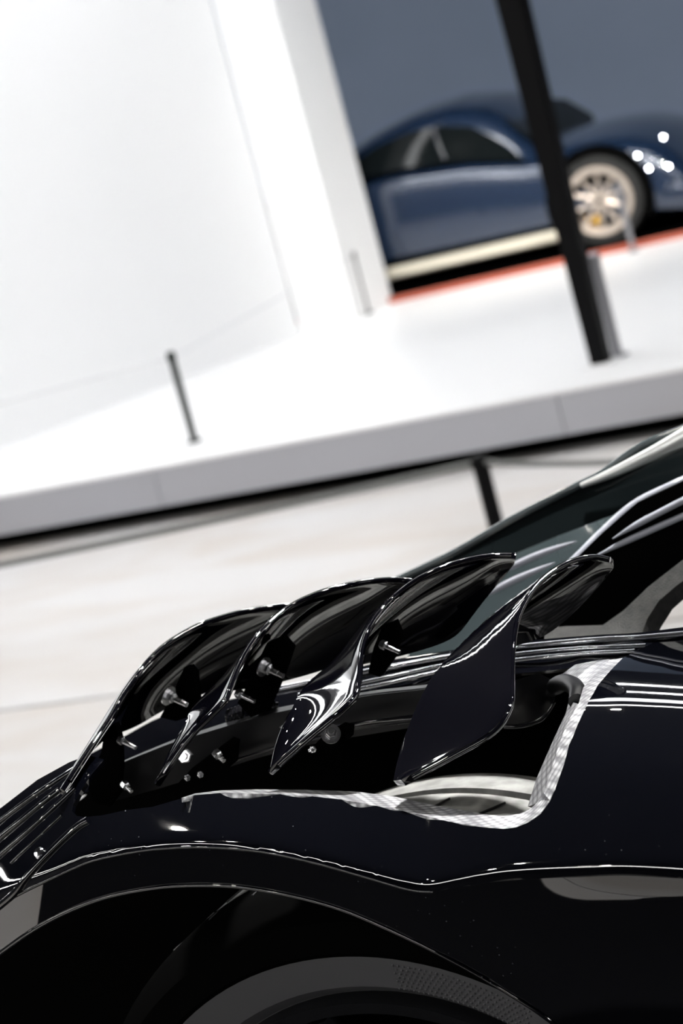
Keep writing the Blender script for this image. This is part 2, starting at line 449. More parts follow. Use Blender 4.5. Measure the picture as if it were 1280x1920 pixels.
SPOTS += [((-4.6, -.6, 4.6), (-4.4, -.8, 0), 1.7, 'spotlight over the left aisle floor, nearer of two'), ((-5.8, -3.2, 4.6), (-5.6, -3.0, 0), 1.7, 'spotlight over the left aisle floor, farther of two')]  # added to brighten the floor mirrored below the body crease
SPOTS += [((-3.2, .0, 4.6), (-3.2, .0, 0), 1.3, 'spotlight over the floor left of the plinth')]  # added to brighten the floor mirrored in the car's side
for p, aim, k, label in SPOTS:
    if 'blue' in label or 'champagne' in label: spot(p, aim, label, 1.0, M['stage_spot'], .3)
    elif 'louvre' in label: spot(p, aim, label, 2.6, M['car_spot'], .34)
    else: spot(p, aim, label, k)

# ---------------------------------------------------------------- barrier posts, cords, pole
def post(base, top, r, m, label, group, cap=1.25):
    b = np.array(base, float); h = top-b[2]
    t = thing('barrier_post', label, 'post', b, group)
    lathe('foot', [(.001, 0), (r*2.2, 0), (r*2.2, .006), (r*1.2, .01), (.001, .01)], b, (0, 0, 1), m, t, k=20, closed=False)
    lathe('shaft', [(.001, .008), (r, .008), (r, h-.03), (.001, h-.03)], b, (0, 0, 1), m, t, k=20, closed=False)
    lathe('cap', [(.001, h-.04), (r*cap, h-.04), (r*cap, h-.008), (r*.8, h), (.001, h)], b, (0, 0, 1), m, t, k=20, closed=False)
    return b + np.array([0, 0, h-.025])
def top_z(base, px, py):
    return D(px, py, base[1])[2]
g1 = 'low barrier posts on the platform'
b1 = G(365, 828, ZS); h1 = top_z(b1, 317, 660)
t1 = post(b1, h1, .016, M['post'], 'slim dark barrier post alone near the left platform edge', g1)
b2 = G(1158, 668, ZS); t2 = post(b2, top_z(b2, 1118, 472), .022, M['post_grey'], 'grey barrier post right beside the foot of the black pole', g1)
b3 = G(688, 588, ZS); t3 = post(b3, top_z(b3, 660, 472), .018, M['post'], 'slim dark barrier post before the grey partition end', g1)
b4 = G(1188, 472, ZS); t4 = post(b4, top_z(b4, 1155, 345), .016, M['post_grey'], 'slim grey barrier post before the blue front wheel', g1)
b5 = G(945, 1045, 0); b5h = top_z(b5, 899, 852)
t5 = post(b5, b5h, .027, M['blackpole'], 'black barrier post standing on the stone floor behind the windscreen', None, 1.12)
def cord(a, b, sag, r, m, label, group=None):
    a, b = np.array(a), np.array(b)
    P = [a*(1-t)+b*t - np.array([0, 0, sag*4*t*(1-t)]) for t in np.linspace(0, 1, 9)]
    return tag(tube('barrier_rope', P, r, m, None, 33, 8), label, 'rope', group)
far5 = t5 + (G(0, 1056, t5[2]) - t5)*1.25
post((far5[0], far5[1], 0), b5h, .027, M['blackpole'], 'black barrier post on the stone floor far to the left', None, 1.12)
cord(t5, far5, .008, .012, M['rope'], 'dark rope running left from the black floor post before the platform')
nr = np.append(G(1290, 838, t5[2])[:2], t5[2]); nr = t5+(nr-t5)*1.4; post((nr[0], nr[1], 0), b5h, .027, M['blackpole'], 'black barrier post on the stone floor far to the right', None, 1.12)
cord(t5, nr, .03, .010, M['rope'], 'dark rope running right from the black floor post')
lf = np.append(G(-40, 766, h1-.02)[:2], h1-.02)
lf = t1+(lf-t1)*1.3; post((lf[0], lf[1], ZS), h1, .016, M['post'], 'slim dark barrier post at the far left of the platform', g1)
cord(t1, lf, .005, .004, M['rope_pale'], 'thin pale rope running left from the slim dark post')
cord(t1, t3, .005, .004, M['rope_pale'], 'thin pale rope between the slim dark posts')
pb = G(1128, 682, ZS)
pole = thing('support_pole', 'thick black square pole rising from the platform edge', 'pole', pb)
pr = .036
zt = HALL['h']; z9 = D(957, 0, pb[1])[2]
def pole_ring(z):
    w = .036 + (.052-.036)*(z-ZS)/(z9-ZS)
    return [(*(pb[:2]+ed*w*a_+en*w*b_), z) for a_, b_ in ((-1, -1), (1, -1), (1, 1), (-1, 1))]
def tapered():
    bm = bmesh.new(); A = [bm.verts.new(p) for p in pole_ring(ZS+.006)]; B = [bm.verts.new(p) for p in pole_ring(zt)]
    bm.faces.new(A); bm.faces.new(B)
    for i in range(4): bm.faces.new((A[i], A[(i+1) % 4], B[(i+1) % 4], B[i]))
    bmesh.ops.bevel(bm, geom=bm.edges[:], offset=.004, segments=2, affect='EDGES')
    return fin('pole_shaft', bm, M['blackpole'], pole, 40)
tapered()
prism('foot_plate', [pb[:2]+ed*pr*1.7*s+en*pr*1.7*q for s, q in ((-1, -1), (1, -1), (1, 1), (-1, 1))], ZS, ZS+.006, M['white'], pole)

# ---------------------------------------------------------------- blue car on the platform
mA, mB = G(735, 569, ZS), G(1280, 445, ZS)
e2 = (mB-mA)[:2]/np.linalg.norm((mB-mA)[:2]); i2 = np.array([-e2[1], e2[0]])
BL = Frame(mA, (e2[0], e2[1], 0), (i2[0], i2[1], 0))
mat_t = thing('display_mat', 'low black display mat with an orange-red edge under the blue car', 'mat', mA)
box('mat_top', (-2.6, .012, ZS), (3.6, 2.4, ZS+.036), M['matt_black'], mat_t, BL)
box('edge_strip', (-2.6, 0, ZS), (3.6, .012, ZS+.036), M['orange'], mat_t, BL)
ZB = ZS+.036
bc = thing('car', 'dark blue coupe with champagne wheel standing on the platform', 'car', BL.pt(.6, 1.1, ZB))
def trace(P, lat): return np.array(sorted(BL.loc(x, y, lat) for x, y in P))
LS = .16
bot = trace([(600, 535), (725, 500), (900, 463), (1045, 432), (1235, 405), (1330, 400)], LS)
belt = trace([(600, 358), (690, 333), (760, 317), (870, 303), (985, 300), (1060, 282), (1130, 268), (1190, 268), (1240, 285), (1300, 330)], LS)
roof = trace([(560, 385), (600, 325), (660, 283), (700, 257), (760, 227), (830, 207), (900, 207), (950, 228), (1000, 268), (1030, 292)], LS+.22)
wtop = trace([(600, 335), (668, 300), (700, 277), (760, 249), (820, 234), (880, 234), (925, 256), (960, 283)], LS+.2)
u0, u1 = -1.5, belt[-1, 0]
f_ = lambda T, u: np.interp(u, T[:, 0], T[:, 1])
W2 = 1.72
rows = []
for u in np.linspace(u0, u1+.12, 40):
    hb, ht = f_(bot, u), f_(belt, u)
    if u > u1: ht = ht - (u-u1)*1.2
    hc = ht + .07
    half = [(LS+.10, hb), (LS+.02, hb+.04), (LS, hb+.16), (LS+.015, hb+(ht-hb)*.55), (LS+.012, ht-.13), (LS+.03, ht-.06), (LS+.09, ht-.012), (LS+.25, ht+.02), (LS+.55, hc), (LS+W2/2, hc+.01)]
    sec = half + [(2*LS+W2-a_, h) for a_, h in half[-2::-1]]
    rows.append([BL.pt(u, a_, h) for a_, h in sec])
grid('body', rows, M['blue'], bc, 0, 50, closed_v=True)
ug = np.linspace(roof[0, 0]+.02, roof[-1, 0], 30); rows = []
for u in ug:
    hb, ht = f_(belt, u)-.01, max(f_(roof, u), f_(belt, u)+.01)
    half = [(LS+.07, hb), (LS+.10, hb+(ht-hb)*.3), (LS+.17, hb+(ht-hb)*.8), (LS+.24, ht-.015), (LS+.36, ht+.02), (LS+W2/2, ht+.05)]
    sec = half + [(2*LS+W2-a_, h) for a_, h in half[-2::-1]]
    rows.append([BL.pt(u, a_, h) for a_, h in sec])
grid('cabin', rows, M['blue'], bc, 0, 50)
win = [(600, 356), (690, 331), (760, 314), (870, 301), (984, 300), (958, 280), (925, 256), (880, 237), (820, 236), (760, 250), (700, 278), (668, 302), (600, 338)]
panel('side_window', win, [(600, 356, LS+.04), (870, 302, LS+.04), (984, 300, LS+.04), (925, 256, LS+.11), (820, 236, LS+.13), (668, 302, LS+.10), (600, 338, LS+.10)], M['glass'], bc, .01, 10, BL)
tube('window_pillar', [BL.at(835, 300, LS+.035), BL.at(822, 270, LS+.07), BL.at(812, 238, LS+.11)], .018, M['blue_dark'], bc, k=8)
wsc = [(905, 203), (955, 180), (1060, 186), (1110, 214), (1122, 245), (1040, 287), (1000, 262), (950, 225)]
panel('windscreen', wsc, [(905, 203, LS+.4), (955, 180, LS+.95), (1060, 186, LS+1.2), (1110, 214, LS+1.2), (1122, 245, LS+.9), (1040, 287, LS+.22), (950, 225, LS+.26)], M['glass'], bc, .01, 10, BL)
n0, z0 = BL.loc(688, 547, LS); n1, z1 = BL.loc(1050, 447, LS)
ta = [BL.at(610, 543, LS+.01), BL.at(730, 514, LS+.01), BL.at(1050, 441, LS+.01)]
def sill():
    rows = []
    for p in cr1(ta, 12):
        rows.append([p + np.array([0, 0, dz]) + BL.i*di for dz, di in ((.035, .01), (.02, -.012), (-.02, -.012), (-.035, .01))])
    return grid('sill', rows, M['cream'], bc, .006, 30)  # cream colour paints the light caught by the sill
sill()
wc_n, wc_z = BL.loc(1126, 375, LS+.02); WR = ZB and (wc_z-ZB)
def blue_wheel(n, R, brakes=True):
    t = thing('front_wheel', None, None, (0, 0, 0)); t.parent = bc; t.matrix_parent_inverse = Matrix.Translation(-Vector(bc.matrix_world.translation))
    c = BL.pt(n, LS-.012, ZB+R); ax = BL.i
    lathe('arch_gap', [(.0, .03), (R*1.22, .005), (R*1.22, .05), (.0, .06)], c, ax, M['matt_black'], t, closed=False, a0=-.5, a1=PI+.5)  # black disc on the uncut body stands for the shaded arch
    lathe('tyre', [(R*.70, 0), (R*.78, -.012), (R*.95, -.008), (R, .02), (R, .22), (R*.7, .22)], c, ax, M['groove'], t)
    lathe('rim', [(R*.77, -.018), (R*.75, -.024), (R*.63, -.016), (R*.58, .02), (R*.58, .12), (R*.62, .12), (R*.70, .1)], c, ax, M['gold'], t)
    lathe('disc', [(.0, .06), (R*.50, .06), (R*.50, .08), (.0, .08)], c, ax, M['rim'], t, closed=False)
    lathe('hub', [(.0, .0), (R*.06, .0), (R*.06, -.004), (R*.16, -.004), (R*.18, .03), (.0, .03)], c, ax, M['gold'], t, closed=False)
    lathe('hub_cap', [(.0, -.01), (R*.055, -.01), (R*.06, .0), (.0, .0)], c, ax, M['matt_black'], t, k=24, closed=False)
    lathe('caliper', [(R*.30, .03), (R*.52, .03), (R*.52, .10), (R*.30, .10)], c, ax, M['yellow'], t, k=14, a0=math.radians(120), a1=math.radians(250))
    for s in range(10):
        an = 2*PI*s/10 + .2
        d = BL.n*math.cos(an) + np.array([0, 0, math.sin(an)])
        tube('spoke', [c+d*R*.12+ax*.01, c+d*R*.4+ax*.012, c+d*R*.6+ax*.0], lambda q: R*(.055-.015*q), M['gold'], t, 5, 6)
blue_wheel(wc_n, WR)
hl = thing('headlight', None, None, (0, 0, 0)); hl.parent = bc; hl.matrix_parent_inverse = Matrix.Translation(-Vector(bc.matrix_world.translation))
for x, y in ((1195, 292), (1216, 316), (1253, 312), (1243, 257)):
    q = BL.at(x, y, LS-.03)
    lathe('led', [(0, -.006), (.0045, -.0045), (.006, 0), (.0045, .0045), (0, .006)], q, BL.i, M['led'], hl, 12, 40, closed=False)
    lathe('led_cup', [(.004, .02), (.008, .008), (.0085, .012), (.0085, .05), (.004, .05)], q, BL.i, M['blue_dark'], hl, 12, 40)

# ---------------------------------------------------------------- black car
ZP = .275
pl = box('display_plinth', (-1.0, -2.2, 0), (2.6, 3.9, ZP), M['carpet'], None, None, .01)  # unseen, dark and sized to shape reflections in the car's side
tag(pl, 'low black carpeted plinth under the black car', 'plinth')
car = thing('car', 'glossy black race car with four curved louvre blades in its open front fender', 'car', CAR.pt(.1, .4, ZP))

C0 = [(-260, 1915), (-150, 1808), (-40, 1722), (0, 1696), (50, 1669), (101, 1645), (140, 1627), (176, 1613), (240, 1599), (300, 1591), (382, 1588), (480, 1595), (581, 1615), (675, 1641), (742, 1661), (780, 1670), (812, 1672)]
BELT = [(812, 1672), (870, 1662), (940, 1652), (1020, 1647), (1100, 1644), (1165, 1642), (1240, 1645), (1310, 1649), (1500, 1655), (1900, 1664)]
CIN = [(-240, 2230), (-215, 2090), (-170, 1980), (-110, 1888), (-40, 1818), (0, 1787), (60, 1745), (125, 1710), (200, 1682), (280, 1666), (350, 1660), (430, 1661), (500, 1670), (575, 1686), (640, 1705), (690, 1725), (760, 1757), (840, 1797), (920, 1842), (990, 1885), (1035, 1917), (1080, 1949), (1150, 2010), (1215, 2090), (1262, 2190), (1290, 2310)]
VR = [(1167, 1234), (1146, 1255), (1120, 1285), (1105, 1311), (1081, 1362), (1066, 1397), (1057, 1433), (1042, 1475), (1030, 1503), (1013, 1526), (990, 1542), (968, 1551), (945, 1554), (905, 1551), (840, 1540), (755, 1520), (705, 1511), (640, 1499), (585, 1493), (525, 1489), (412, 1487), (365, 1491), (330, 1500), (285, 1513), (235, 1519), (190, 1529), (160, 1532), (144, 1530), (135, 1521), (137, 1509), (152, 1481), (171, 1453), (195, 1424)]
TOPL = [(165, 1416), (130, 1429), (70, 1462), (0, 1516), (-40, 1550), (-160, 1656), (-290, 1800), (-320, 1900)]
TOPR = [(1900, 1196), (1310, 1200), (1225, 1205), (1200, 1217)]
top_edge = curve2(C0, 72) + curve2(BELT, 44)[1:]
YC = np.array(curve2(C0[:-1] + BELT, 500))
def y_crease(x): return np.interp(x, YC[:, 0], YC[:, 1])
class Spline1:
    """natural cubic spline"""
    def __init__(s, P):
        P = np.array(P, float); s.x, s.y = P[:, 0], P[:, 1]; n = len(P); h = np.diff(s.x)
        A = np.eye(n); r = np.zeros(n)
        for i in range(1, n-1):
            A[i, i-1:i+2] = h[i-1], 2*(h[i-1]+h[i]), h[i]; r[i] = 6*((s.y[i+1]-s.y[i])/h[i]-(s.y[i]-s.y[i-1])/h[i-1])
        s.m = np.linalg.solve(A, r)
    def __call__(s, q):
        q = np.clip(np.asarray(q, float), s.x[0], s.x[-1]); i = np.clip(np.searchsorted(s.x, q)-1, 0, len(s.x)-2)
        h = s.x[i+1]-s.x[i]; a = (s.x[i+1]-q)/h; b = (q-s.x[i])/h
        return a*s.y[i]+b*s.y[i+1]+((a**3-a)*s.m[i]+(b**3-b)*s.m[i+1])*h*h/6
g_prof = Spline1([(-20, -.0002), (0, 0), (20, .0018), (50, .0095), (90, .022), (150, .043), (210, .068), (270, .103), (335, .16), (395, .25), (435, .34), (470, .46), (540, .70)])
k_col = Spline1([(-40, 1.15), (0, 1.18), (150, 1.35), (330, 1.55), (525, 1.55), (755, 1.22), (905, 1.05), (1000, 1.0), (1100, 1.0), (1310, 1.0)])
nose = lambda x: np.where(x < 110, ((110-x)/150.0)**2*.012, 0)
def fend_lat(q):
    q = np.asarray(q, float); x, y = q[:, 0], q[:, 1]
    return g_prof(np.clip(k_col(x)*(y_crease(x)-y), -20, 540)) + nose(x)
fender = panel('fender_panel', top_edge + TOPR + VR + TOPL, fend_lat, M['paint'], car, .004, 9)
tuck = Spline1([(-60, 0), (500, 0), (780, .002), (950, .020), (1100, .028), (1320, .030)])
flare = Spline1([(-60, .00020), (600, .00020), (760, .00018), (900, .00011), (1050, .00003), (1200, 0), (1320, 0)])
def low_lat(q):
    q = np.asarray(q, float); x, y = q[:, 0], q[:, 1]; h = np.maximum(y-y_crease(x), 0)
    return nose(x) + np.maximum(tuck(x), 0)*np.minimum(h/280.0, 1.6)**2.1 + np.maximum(flare(x), 0)*np.minimum(h, 180)
panel('side_panel', top_edge + [(1900, 2330)] + curve2(CIN, 100)[::-1], low_lat, M['paint'], car, .004, 9)
ci = [(x, y, l) for (x, y), l in zip(CIN, low_lat(np.array(CIN, float)))]
tube('arch_edge_bead', Lc(ci), .0022, M['paint'], car, 150, 8)
c0 = [(x, y, l+.0006) for (x, y), l in zip(C0, fend_lat(np.array(C0, float)))]
tube('arch_crease_bead', Lc(c0), .0016, M['paint'], car, 90, 8)
# arch liner behind the lip
rows = [[p + CAR.i*d_ + np.array([0, 0, z_]) for d_, z_ in ((.004, .0), (.03, .004), (.09, .010))] for p in cr1(Lc(ci), 80)]
grid('arch_liner', rows, M['matt_black'], car, .003)

# raised beads added to catch bright streaks on the nose
def on_fender(P, off): return Lc([(x, y, fl_(x, y)-off) for x, y in P])
fl_ = lambda x, y: float(fend_lat(np.array([[x, y]], float))[0])
for P, r in (([(-30, 1597), (0, 1571), (40, 1538), (80, 1505), (112, 1481)], .0030), ([(-30, 1630), (0, 1604), (50, 1560), (100, 1515), (140, 1478)], .0024),
             ([(20, 1618), (55, 1585), (90, 1552), (115, 1529)], .0012), ([(-30, 1720), (0, 1698), (30, 1672), (48, 1648), (80, 1612), (120, 1572), (148, 1548), (165, 1538)], .0036),
             ([(-30, 1566), (0, 1540), (50, 1502), (100, 1468), (140, 1442)], .0026)):
    tube('nose_trim_line', on_fender(P, .0004), r, M['paint'], car, 40, 10)
kc = on_fender([(76, 1600)], 0)[0]
lathe('nose_fastener', [(0, -.002), (.0055, -.002), (.0055, .002), (.004, .004), (0, .0045)], kc, (-.5, -.6, .6), M['trim'], car, 20, 35, closed=False)
# carbon rim of the opening
LIPO = [(x, y) for x, y in VR[7:22]]
lipi = [(1019, 1487), (1008, 1504), (992, 1518), (974, 1526), (945, 1530), (917, 1528), (867, 1519), (805, 1508), (742, 1494), (667, 1484), (580, 1481), (480, 1480), (412, 1482), (365, 1488)]
lo_l = [(x, y, l) for (x, y), l in zip(LIPO, fend_lat(np.array(LIPO, float)))]
panel('carbon_rim', LIPO + [(340, 1496)] + lipi[::-1], lo_l + [(x, y, float(fend_lat(np.array([[x, y]], float))[0])+.026) for x, y in lipi], M['carbon'], car, .004, 6)
ro = VR[:8]; seam = [(1143, 1237), (1120, 1259), (1093, 1289), (1084, 1320), (1066, 1350), (1051, 1386), (1040, 1421), (1028, 1460), (1019, 1487)]
fl_ = lambda x, y: float(fend_lat(np.array([[x, y]], float))[0])
panel('carbon_rim', ro + [(1030, 1500)] + seam[::-1], [(x, y, fl_(x, y)) for x, y in ro] + [(x, y, fl_(x, y)+.012) for x, y in seam], M['carbon'], car, .003, 6)
inn = [(1066, 1314), (1060, 1338), (1043, 1374), (1022, 1421), (1004, 1463), (989, 1512)]
panel('carbon_duct_wall', seam[3:] + [(1008, 1506)] + inn[::-1], [(x, y, fl_(x, y)+.014) for x, y in seam[3:]] + [(x, y, fl_(x, y)+.075) for x, y in inn], M['carbon'], car, .003, 6)
tp = [(1143, 1236), (1120, 1238), (1078, 1246), (1048, 1268), (1062, 1270), (1078, 1277), (1092, 1290), (1120, 1260)]
panel('carbon_corner', tp, [(1143, 1236, .30), (1078, 1246, .33), (1048, 1268, .33), (1092, 1290, .23), (1120, 1260, .26)], M['carbon'], car, .003, 6)
tube('duct_grommet', Lc([(1040, 1288, .30), (1055, 1280, .28), (1072, 1284, .25), (1083, 1297, .22), (1082, 1316, .20)]), lambda t: .008, M['plastic'], car, 20, 10)
panel('duct_panel', [(966, 1275), (1010, 1262), (1045, 1280), (1040, 1310), (1020, 1342), (1000, 1354), (968, 1362), (945, 1362), (950, 1320)],
      [(966, 1275, .30), (1010, 1262, .31), (1045, 1280, .31), (1020, 1342, .28), (968, 1362, .27), (990, 1310, .285)], M['plastic'], car, .006, 7)
tube('duct_lip', Lc([(945, 1362, .268), (968, 1362, .268), (1000, 1355, .274), (1022, 1342, .278), (1038, 1318, .29)]), .0022, M['satin_black'], car, 24, 8)

# dark tub inside the opening
inner = [(-40, 1600), (60, 1560), (150, 1500), (240, 1420), (330, 1380), (430, 1350), (560, 1325), (690, 1300), (820, 1282), (960, 1262), (1080, 1246), (1165, 1236), (1900, 1224), (1900, 2150), (1000, 2150), (300, 2150), (-160, 2150), (-160, 1650)]
panel('inner_wing', inner, lambda q: np.full(len(q), .47), M['matt_black'], car, .01, 40)

# louvre blades
def blade(E1, Em, E2, label):
    n = 56
    a = cr1(Lc(E1), n); m_ = cr1(Lc(Em), n); b = cr1(Lc(E2), n)
    def soft(c, k):
        c = c.copy()
        for _ in range(k): c[1:-1] = .25*c[:-2] + .5*c[1:-1] + .25*c[2:]
        return c
    a, m_, b = soft(a, 8), soft(m_, 40), soft(b, 2)
    rows = []
    for i in range(n):
        r = []
        for t in np.linspace(0, 1, 12):
            q = a[i]*(1-t)*(1-2*t) + m_[i]*4*t*(1-t) + b[i]*t*(2*t-1)
            r.append(q)
        rows.append(r)
    o = grid('louvre_blade', rows, M['blade'], car, .0064, 60, bevel=.0028)
    tube('edge_bead', b[1:-1], .0024, M['blade'], o, 110, 8)
    o['label'] = label
    return o
def mid(E1, E2, pix):
    return [(x, y, (a[2]+b[2])/2 + d) for (x, y, d), a, b in zip(pix, E1, E2)]
B4_2 = [(1146, 1050, .34), (1110, 1044, .33), (1060, 1058, .31), (1007, 1097, .28), (972, 1155, .24), (961, 1225, .19), (960, 1286, .14), (957, 1328, .11), (925, 1374, .09), (850, 1417, .075), (757, 1467, .06)]
B4_1 = [(1150, 1060, .345), (1135, 1082, .35), (1095, 1128, .35), (1049, 1170, .345), (1000, 1202, .33), (920, 1222, .28), (845, 1232, .21), (795, 1300, .15), (762, 1385, .11), (748, 1430, .085), (741, 1468, .065)]
B4_m = mid(B4_1, B4_2, [(1149, 1055, 0), (1120, 1062, .005), (1072, 1087, .01), (1008, 1114, .012), (935, 1146, .02), (885, 1186, .02), (850, 1240, .012), (862, 1310, .006), (842, 1376, .004), (797, 1425, .002), (749, 1468, 0)])
B3_2 = [(967, 1042, .34), (925, 1042, .335), (880, 1049, .32), (827, 1065, .30), (775, 1091, .28), (725, 1133, .255), (692, 1178, .22), (677, 1225, .18), (672, 1290, .13), (650, 1325, .105), (580, 1383, .085), (508, 1447, .07)]
B3_1 = [(964, 1054, .345), (945, 1080, .35), (910, 1121, .35), (876, 1166, .345), (848, 1198, .34), (770, 1224, .32), (680, 1244, .29), (605, 1262, .225), (568, 1299, .165), (545, 1330, .12), (520, 1385, .09), (504, 1449, .07)]
B3_m = mid(B3_1, B3_2, [(966, 1047, 0), (932, 1056, .004), (892, 1078, .008), (845, 1105, .01), (792, 1132, .012), (722, 1156, .016), (652, 1200, .016), (622, 1240, .01), (612, 1298, .006), (592, 1334, .003), (545, 1390, .002), (506, 1449, 0)])
B2_2 = [(800, 1096, .345), (755, 1087, .335), (712, 1088, .325), (658, 1096, .305), (599, 1112, .285), (545, 1137, .265), (507, 1167, .24), (476, 1201, .215), (450, 1245, .18), (428, 1300, .14), (415, 1322, .12), (353, 1384, .095), (296, 1469, .075)]
B2_1 = [(800, 1106, .345), (785, 1140, .35), (745, 1182, .35), (690, 1224, .345), (602, 1256, .33), (525, 1276, .315), (470, 1288, .29), (422, 1292, .25), (387, 1304, .20), (367, 1330, .16), (349, 1353, .13), (323, 1400, .1), (292, 1472, .075)]
B2_m = mid(B2_1, B2_2, [(800, 1100, 0), (767, 1110, .003), (726, 1130, .006), (670, 1152, .01), (597, 1172, .012), (528, 1194, .014), (482, 1218, .016), (442, 1246, .014), (412, 1276, .01), (394, 1312, .006), (379, 1338, .004), (337, 1392, .002), (294, 1471, 0)])
B1_2 = [(590, 1140, .345), (547, 1135, .335), (507, 1139, .325), (457, 1147, .31), (406, 1161, .295), (367, 1176, .28), (316, 1206, .255), (282, 1237, .235), (255, 1270, .21), (229, 1307, .17), (206, 1350, .135), (168, 1406, .095), (119, 1482, .048)]
B1_1 = [(590, 1150, .345), (572, 1190, .35), (530, 1230, .35), (480, 1262, .345), (426, 1283, .335), (370, 1303, .325), (308, 1326, .31), (258, 1358, .285), (222, 1372, .25), (198, 1382, .20), (180, 1396, .15), (147, 1436, .09), (116, 1484, .048)]
B1_m = mid(B1_1, B1_2, [(590, 1145, 0), (558, 1160, .003), (517, 1182, .006), (466, 1200, .008), (412, 1216, .01), (364, 1232, .012), (302, 1258, .014), (254, 1282, .016), (222, 1312, .012), (203, 1342, .008), (186, 1370, .004), (155, 1418, .002), (117, 1484, 0)])
blade(B4_1, B4_m, B4_2, 'rearmost black louvre blade, broad and nearest the door')
blade(B3_1, B3_m, B3_2, 'third black louvre blade from the nose')
blade(B2_1, B2_m, B2_2, 'second black louvre blade from the nose')
blade(B1_1, B1_m, B1_2, 'foremost black louvre blade')

# rail, brackets and bolts below the blades
rail = [(175, 1452), (260, 1417), (322, 1393), (423, 1362), (513, 1337), (600, 1319), (700, 1303), (800, 1292), (880, 1285), (880, 1352), (760, 1366), (650, 1384), (560, 1400), (470, 1425), (400, 1448), (300, 1478), (200, 1506)]
rl = panel('support_rail', rail, [(175, 1452, .215), (513, 1337, .262), (880, 1285, .275), (880, 1352, .272), (470, 1425, .255), (200, 1506, .212)], M['plastic'], car, .02, 10)
tube('rail_ridge', Lc([(260, 1420, .245), (423, 1364, .262), (513, 1339, .27), (600, 1321, .274), (700, 1305, .275), (800, 1294, .276)]), .0025, M['plastic'], rl, 40, 8)
tube('rail_ridge', Lc([(560, 1384, .246), (640, 1366, .248), (700, 1356, .25), (780, 1347, .25), (870, 1338, .25)]), .004, M['satin_black'], rl, 40, 8)
tube('rail_ridge', Lc([(400, 1440, .238), (470, 1416, .240), (560, 1392, .243), (640, 1377, .245)]), .0025, M['satin_black'], rl, 40, 8)
def plate(P, lat, th=.008):
    return panel('blade_bracket', P, lat if not isinstance(lat, float) else (lambda q: np.full(len(q), lat)), M['matt_black'], car, th, 10)
plate([(300, 1345), (318, 1312), (345, 1252), (356, 1250), (366, 1262), (371, 1318), (352, 1345), (330, 1352)], .275)
plate([(206, 1362), (216, 1358), (224, 1388), (226, 1440), (222, 1490), (205, 1512), (180, 1506), (165, 1480), (176, 1440), (190, 1410), (194, 1380)], .19)
plate([(445, 1318), (470, 1272), (500, 1205), (530, 1195), (548, 1215), (536, 1250), (520, 1290), (500, 1335), (470, 1345)], .265)
plate([(690, 1262), (700, 1215), (716, 1175), (740, 1165), (750, 1190), (738, 1235), (712, 1270)], .265)
plate([(325, 1478), (360, 1440), (420, 1395), (432, 1400), (428, 1440), (385, 1465), (340, 1480)], .21, .02)
plate([(575, 1412), (600, 1385), (630, 1368), (648, 1372), (646, 1392), (600, 1408)], .20, .02)
def bolt(px, py, lat, r, d=(0.55, -.5, -.35), ln=.016, flange=False):
    c = L(px, py, lat); d = np.array(d, float); d /= np.linalg.norm(d)
    t = thing('bolt', None, None, (0, 0, 0)); t.parent = car; t.matrix_parent_inverse = Matrix.Translation(-Vector(car.matrix_world.translation))
    lathe('nut', [(0, -.3*r), (r, -.3*r), (r*1.06, 0), (r*1.06, .9*r), (r*.9, 1.1*r), (0, 1.1*r)], c, d, M['steel'], t, 6, 25, closed=False)
    lathe('shank', [(0, r), (r*.55, r), (r*.55, r+ln*.6), (r*.48, r+ln*.6), (r*.5, r+ln), (0, r+ln)], c, d, M['steel'], t, 14, 35, closed=False)
    if flange: lathe('washer', [(0, -.55*r), (r*1.9, -.55*r), (r*1.9, -.3*r), (0, -.3*r)], c, d, M['steel'], t, 20, 35, closed=False)
bolt(319, 1306, .255, .0052, flange=True)
bolt(225, 1387, .18, .0040)
bolt(498, 1252, .245, .0052, flange=True)
bolt(446, 1300, .245, .0044)
bolt(716, 1208, .245, .0042)
bolt(405, 1412, .20, .0044, (.4, -.6, -.5), .008)
bolt(233, 1470, .19, .0040, (.4, -.6, -.5), .008)
bolt(349, 1418, .20, .0066, (-.2, -.9, .3), .004)
bolt(351, 1459, .20, .0030, (.2, -.8, .3), .004)
bolt(375, 1453, .20, .0030, (.2, -.8, .3), .004)
bolt(620, 1375, .19, .0048, (.1, -.8, .4), .005, True)
bolt(587, 1405, .19, .0030, (-.3, -.8, .2), .006)
bolt(533, 1364, .22, .0026, (-.3, -.8, .3), .004)
for pts in ([(430, 1348, .28), (462, 1336, .28)], [(488, 1330, .29), (512, 1322, .29)]):
    A_, B_ = Lc(pts); P = []
    for i in range(61):
        t = i/60; an = t*2*PI*5
        P.append(A_*(1-t)+B_*t + .008*(np.array([0, 0, 1])*math.sin(an) + CAR.i*math.cos(an)))
    tube('spring', P, .0016, M['satin_black'], car, 181, 6)
tube('blade_seam', Lc([(655, 1245, .2), (640, 1262, .195), (610, 1322, .15)]), .0006, M['blade'], car, 8, 5)

